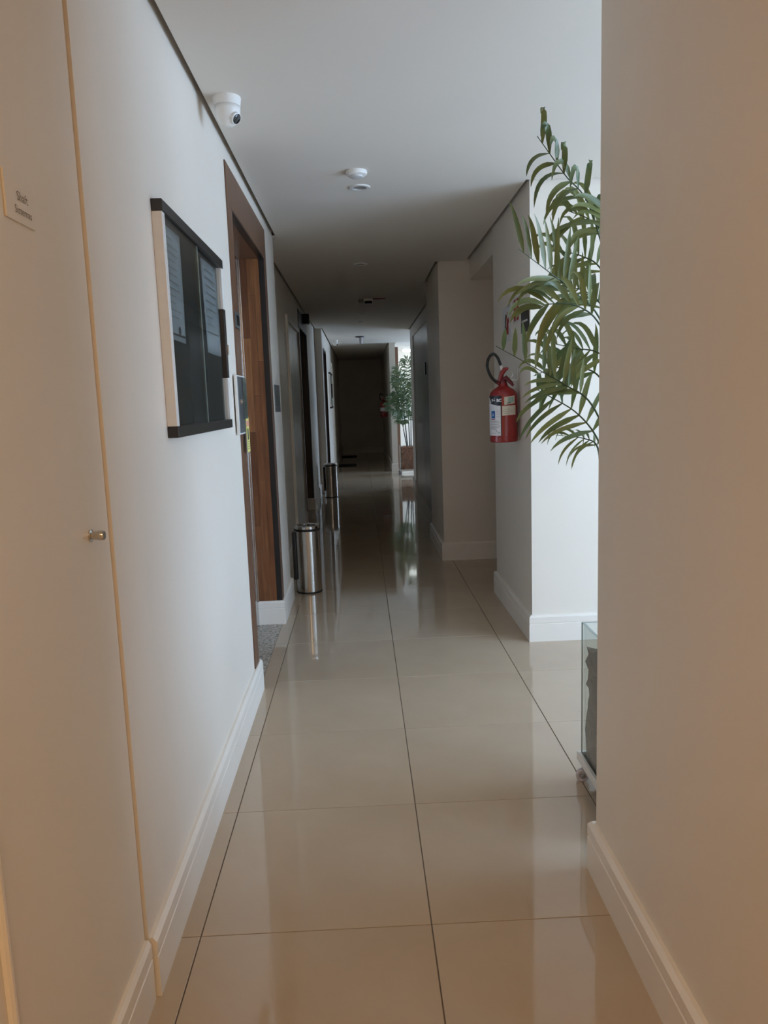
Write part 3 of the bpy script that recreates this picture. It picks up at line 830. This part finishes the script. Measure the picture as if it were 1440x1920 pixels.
# ------------------------------------------------------------------ glass planters on castors
def planter(loc, w, h, label, soil='peat', top_gap=.09, seed=2):
    r = thing('glass_planter', loc, label, 'planter', 'glass planters on castors')
    x0, y0, _ = loc                    # left-far corner
    xa, xb, ya, yb = x0, x0 + w, y0 - w, y0
    zb = .082
    obj('base_frame', boxes([(xa - .012, xb + .012, ya - .012, ya, .062, zb + .012), (xa - .012, xb + .012, yb, yb + .012, .062, zb + .012),
                             (xa - .012, xa, ya, yb, .062, zb + .012), (xb, xb + .012, ya, yb, .062, zb + .012)], bev=.0015), 'aluminium', r)
    obj('base_tray', boxes([(xa, xb, ya, yb, .062, zb)]), 'black_plastic', r)
    t = .008
    for (a, b_, c, d) in ((xa, xa + t, ya, yb), (xb - t, xb, ya, yb), (xa + t, xb - t, ya, ya + t), (xa + t, xb - t, yb - t, yb)):
        p = obj('glass_panel', boxes([(a, b_, c, d, zb, h)]), 'planter_glass', r)
        obj('glass_rim', boxes([(a, b_, c, d, h, h + .0015)]), 'glass_edge', p)
    for (x, y) in ((xa, ya), (xa, yb), (xb, ya), (xb, yb)):
        obj('corner_seam', boxes([(x - (.0005 if x == xa else .0035), x + (.0035 if x == xa else .0005), y - (.0005 if y == ya else .0035), y + (.0035 if y == ya else .0005), zb, h)]), 'glass_edge', r)
    for (x, y) in ((xa + .012, ya + .03), (xa + .012, yb - .03), (xb - .012, ya + .03), (xb - .012, yb - .03)):
        bm = B(); lathe(bm, [(.012, -.010), (.019, -.010), (.0225, -.007), (.0225, .007), (.019, .010), (.012, .010), (.012, -.010)], (x - .016, y, .0226), 24, (.25, 1, 0)); cw = obj('castor', bm, 'caster_grey', r, smooth='auto')
        bm = B(); lathe(bm, [(0, -.0085), (.0125, -.0085), (.0125, .0085), (0, .0085)], (x - .016, y, .0226), 20, (.25, 1, 0)); obj('hub', bm, 'dark_red', cw, smooth='auto')
        obj('castor_fork', boxes([(x - .014, x + .006, y + .011, y + .016, .018, .063)], bev=.001), 'black_plastic', cw)
    # substrate: lumpy block
    rnd = random.Random(seed)
    bm = B(); box(bm, xa + t + .009, xb - t - .009, ya + t + .009, yb - t - .009, zb, h - top_gap)
    bmesh.ops.subdivide_edges(bm, edges=bm.edges[:], cuts=15, use_grid_fill=True)
    for v_ in bm.verts:
        k = .0095
        v_.co += Vector((rnd.uniform(-k, k), rnd.uniform(-k, k), rnd.uniform(-.002, .012) if v_.co.z > zb + .02 else 0))
    obj('substrate', bm, soil, r, kind='stuff')
    return r
planter((1.206, 2.53, 0), .42, .572, 'clear glass planter on castors, half hidden behind the near right wall')
planter((1.172, 14.36, 0), .42, .52, 'glass planter of brown bark chips in the far lobby', soil='bark', top_gap=.02, seed=5)

# ------------------------------------------------------------------ palms
WIND = Vector((0, 0, -1))
def leaflet(bm, base, d, T_, L, w, nrm, droop, fwd, rnd, seg=8):
    p = Vector(base); d = Vector(d).normalized()
    pts, dirs = [p.copy()], [d.copy()]
    for i in range(seg):
        t = (i + .5) / seg
        d = (d + WIND * droop * (.15 + 2.3 * t * t) / seg * 1.25 + T_ * fwd * t / seg).normalized()
        p = p + d * (L / seg)
        pts.append(p.copy()); dirs.append(d.copy())
    prev = None
    for i, (q, dd) in enumerate(zip(pts, dirs)):
        t = i / seg
        wd = w * (0.25 + 3.0 * t if t < .25 else 1.0 * (1 - ((t - .25) / .75) ** 3.0)) * .5
        wd = max(wd, .0004)
        s_ = dd.cross(nrm)
        if s_.length < .05: s_ = dd.cross(Vector((1, 0, 0)))
        s_.normalize(); n2 = s_.cross(dd).normalized()
        row = [bm.verts.new(q - s_ * wd + n2 * wd * .28), bm.verts.new(q), bm.verts.new(q + s_ * wd + n2 * wd * .28)]
        if prev:
            bm.faces.new((prev[0], prev[1], row[1], row[0])); bm.faces.new((prev[1], prev[2], row[2], row[1]))
        prev = row
    return bm

def frond(root, pts, rnd, start=.35, n=11, L=.17, w=.0165, droop=1.5, fwd=.6, up_ang=48, dn_ang=50, dn_end=.80, tip_cut=1.6, mode='split', mat='palm_leaf', face=None, r0=.0035, stuff_bm=None):
    path = catmull(pts, 8)
    m_ = len(path)
    rad = [r0 * (1 - .7 * i / (m_ - 1)) for i in range(m_)]
    if mode == 'split':
        bm = B(); tube(bm, path, rad, 6); fr = obj('frond', bm, 'palm_stem', root, smooth='auto')
    else:
        bmj = stuff_bm if stuff_bm is not None else B()
        tube(bmj, path, rad, 5)
    for k in range(n):
        s_ = start + (1 - start) * (k + .3) / n
        i = min(m_ - 2, int(s_ * (m_ - 1)))
        fq = s_ * (m_ - 1) - i
        q = path[i].lerp(path[i + 1], fq)
        T_ = (path[i + 1] - path[i]).normalized()
        vw = face if face is not None else Vector((.12, 1, -.05))
        S_ = T_.cross(vw)
        if S_.length < .1: S_ = T_.cross(Vector((0, 0, 1)))
        S_.normalize()
        if S_.z < 0: S_ = -S_
        taper = 1 - .35 * abs(k / n - .45) * 1.4
        for sgn in (1, -1):
            if sgn < 0 and s_ > dn_end: continue
            ang = math.radians((up_ang if sgn > 0 else dn_ang) + rnd.uniform(-9, 9))
            d = T_ * math.cos(ang) + S_ * sgn * math.sin(ang) + vw.normalized() * rnd.uniform(-.35, .30)
            nr = (-vw + Vector((rnd.uniform(-.5, .5), 0, rnd.uniform(-.1, .7)))).normalized()
            tip = 1 - max(0, s_ - .72) * (1.6 if sgn < 0 else tip_cut)
            Lk = L * 1.15 * taper * tip * rnd.uniform(.85, 1.12)
            args = (q, d, T_, Lk, w * rnd.uniform(.85, 1.12), nr, droop * rnd.uniform(.75, 1.25) * (1.15 if sgn > 0 else .8), fwd * (1 if sgn > 0 else .3), rnd)
            if mode == 'split':
                b2_ = B(); leaflet(b2_, *args); obj('leaflet', b2_, mat, fr, smooth=True)
            else:
                leaflet(bmj, *args, seg=6)
    if mode == 'own':
        return obj('frond', bmj, mat, root, smooth=True)

rnd = random.Random(11)
palm = thing('potted_palm', (1.41, 2.32, .47), 'large near palm with arching olive green fronds reaching past the right wall', 'plant', 'potted palms in glass planters')
FR = [
 ([[1.276, 2.33, 1.318], [1.23, 2.3, 1.635], [1.145, 2.25, 1.88], [1.056, 2.2, 1.963], [0.969, 2.15, 2.048]], dict(start=.40, n=9, L=.145, droop=3.6, fwd=1.6, up_ang=42, dn_ang=46, dn_end=.9, tip_cut=.5)),
 ([[1.292, 2.35, 1.252], [1.199, 2.3, 1.558], [1.088, 2.25, 1.659], [1.017, 2.2, 1.698], [0.916, 2.15, 1.757]], dict(start=.34, n=12, L=.150, droop=.55, fwd=.1, up_ang=50, dn_ang=26, dn_end=.72, tip_cut=.0)),
 ([[1.26, 2.3, 1.124], [1.183, 2.35, 1.322], [1.113, 2.4, 1.387], [1.054, 2.45, 1.431], [0.913, 2.5, 1.521]], dict(start=.34, n=12, L=.14, droop=.6, fwd=.1, up_ang=56, dn_ang=30, dn_end=.62, tip_cut=.9)),
 ([[1.219, 2.3, 1.093], [1.202, 2.35, 1.214], [1.151, 2.4, 1.297], [1.078, 2.45, 1.352], [1.038, 2.5, 1.381]], dict(start=.30, n=9, L=.165, droop=1.1, fwd=.4, up_ang=55, dn_ang=62)),
 ([[1.196, 2.3, 1.069], [1.205, 2.36, 1.188], [1.188, 2.45, 1.214], [1.114, 2.5, 1.225]], dict(start=.35, n=7, L=.12, w=.0085, droop=2.3, fwd=.3, up_ang=35, dn_ang=45)),
 ([[1.319, 2.38, 1.35], [1.231, 2.4, 1.474], [1.158, 2.45, 1.503], [1.073, 2.55, 1.535]], dict(start=.28, n=8, L=.155, droop=1.6, fwd=.4, up_ang=50, dn_ang=60)),
 ([[1.324, 2.4, 1.449], [1.254, 2.45, 1.719], [1.192, 2.5, 1.795], [1.101, 2.55, 1.823]], dict(start=.35, n=8, L=.16, droop=1.8, fwd=.5, up_ang=50, dn_ang=50)),
 ([[1.309, 2.36, 1.512], [1.255, 2.38, 1.787], [1.195, 2.4, 1.878], [1.127, 2.42, 1.916]], dict(start=.45, n=7, L=.15, droop=2.0, fwd=.6, up_ang=42, dn_ang=45)),
 ([[1.267, 2.28, 1.319], [1.183, 2.25, 1.539], [1.103, 2.22, 1.606], [1.013, 2.2, 1.613], [0.985, 2.2, 1.600]], dict(start=.35, n=10, L=.155, droop=1.9, fwd=.6, up_ang=48, dn_ang=45)),
 ([[1.326, 2.42, 1.214], [1.251, 2.46, 1.396], [1.193, 2.5, 1.442], [1.118, 2.55, 1.446], [1.058, 2.6, 1.424]], dict(start=.32, n=8, L=.155, droop=1.5, fwd=.4, up_ang=55, dn_ang=50)),
 ([[1.297, 2.3, 1.414], [1.235, 2.28, 1.754], [1.195, 2.25, 1.85], [1.180, 2.22, 1.90]], dict(start=.45, n=7, L=.13, droop=1.3, fwd=.4, up_ang=40, dn_ang=45)),
 ([[1.335, 2.45, 1.316], [1.271, 2.5, 1.609], [1.215, 2.55, 1.693], [1.14, 2.6, 1.711]], dict(start=.35, n=9, L=.165, droop=1.6, fwd=.5, up_ang=52, dn_ang=52)),
]
for pts, kw in FR:
    frond(palm, pts, rnd, **kw)
# canes rising from the substrate to the crown
cane_tops = [(1.276, 2.33, 1.318), (1.292, 2.35, 1.252), (1.26, 2.3, 1.124), (1.196, 2.30, 1.069), (1.319, 2.38, 1.35), (1.326, 2.42, 1.214), (1.45, 2.25, 1.30), (1.52, 2.38, 1.25)]
for i, tp in enumerate(cane_tops):
    a = 2 * PI * i / len(cane_tops)
    bx_ = (1.41 + .06 * math.cos(a) - (.05 if i == 3 else 0), 2.32 + .05 * math.sin(a), .46)
    md = [bx_[k] * .5 + tp[k] * .5 for k in range(3)]
    bm = B(); tube(bm, catmull([bx_, md, tp], 5), [.010 - .0004 * k for k in range(11)], 8); obj('cane', bm, 'palm_cane', palm, smooth='auto')
# petioles from the canes to the fronds that start beside them, and the fronds on the far side
bmj = B()
for k in range(11):
    a = -1.3 + 2.9 * k / 10
    h = rnd.uniform(1.15, 1.55)
    c0 = Vector((1.45 + .05 * math.cos(a), 2.33 + .05 * math.sin(a), h))
    rr, up = rnd.uniform(.30, .45), rnd.uniform(.15, .42)
    out = Vector((math.cos(a), math.sin(a) * .75, 0))
    frond(palm, [c0, c0 + out * rr * .25 + Vector((0, 0, up * .6)), c0 + out * rr * .65 + Vector((0, 0, up)), c0 + out * rr + Vector((0, 0, up * .95))], rnd, start=.3, n=9, L=.16,
          droop=1.7, mode='join', face=Vector((-math.sin(a), math.cos(a), .8)), stuff_bm=bmj)
obj('far_side_fronds', bmj, 'palm_leaf', palm, smooth=True, kind='stuff')

# palm in the second lobby
rnd = random.Random(23)
palm2 = thing('potted_palm', (1.375, 14.17, .50), 'smaller distant palm in the second lobby beyond the dark corridor', 'plant', 'potted palms in glass planters')
for i in range(6):
    a = 2 * PI * i / 6 + .3
    b0 = Vector((1.375 + .07 * math.cos(a), 14.17 + .06 * math.sin(a), .49))
    t0 = b0 + Vector((.06 * math.cos(a), .06 * math.sin(a), .35 + .14 * (i % 3)))
    bm = B(); tube(bm, [b0, (b0 + t0) / 2, t0], [.011, .010, .008], 7); obj('cane', bm, 'palm_cane', palm2, smooth='auto')
    for k in range(6):
        a2 = a + (k - 2.5) * .75 + rnd.uniform(-.3, .3)
        out = Vector((math.cos(a2), math.sin(a2), 0))
        rr = rnd.uniform(.16, .32)
        up = (rnd.uniform(.85, 1.05), rnd.uniform(.6, .85), rnd.uniform(.45, .7), rnd.uniform(.25, .5), rnd.uniform(.1, .3), rnd.uniform(.7, .95))[k]
        frond(palm2, [t0, t0 + out * rr * .25 + Vector((0, 0, up * .55)), t0 + out * rr * .65 + Vector((0, 0, up * .92)), t0 + out * rr + Vector((0, 0, up * .95))], rnd,
              start=.22, n=13, L=.17, w=.020, droop=1.5, dn_end=1, mode='own', mat='palm_leaf_far', face=Vector((-math.sin(a2), math.cos(a2), .6)) if k % 2 else None)
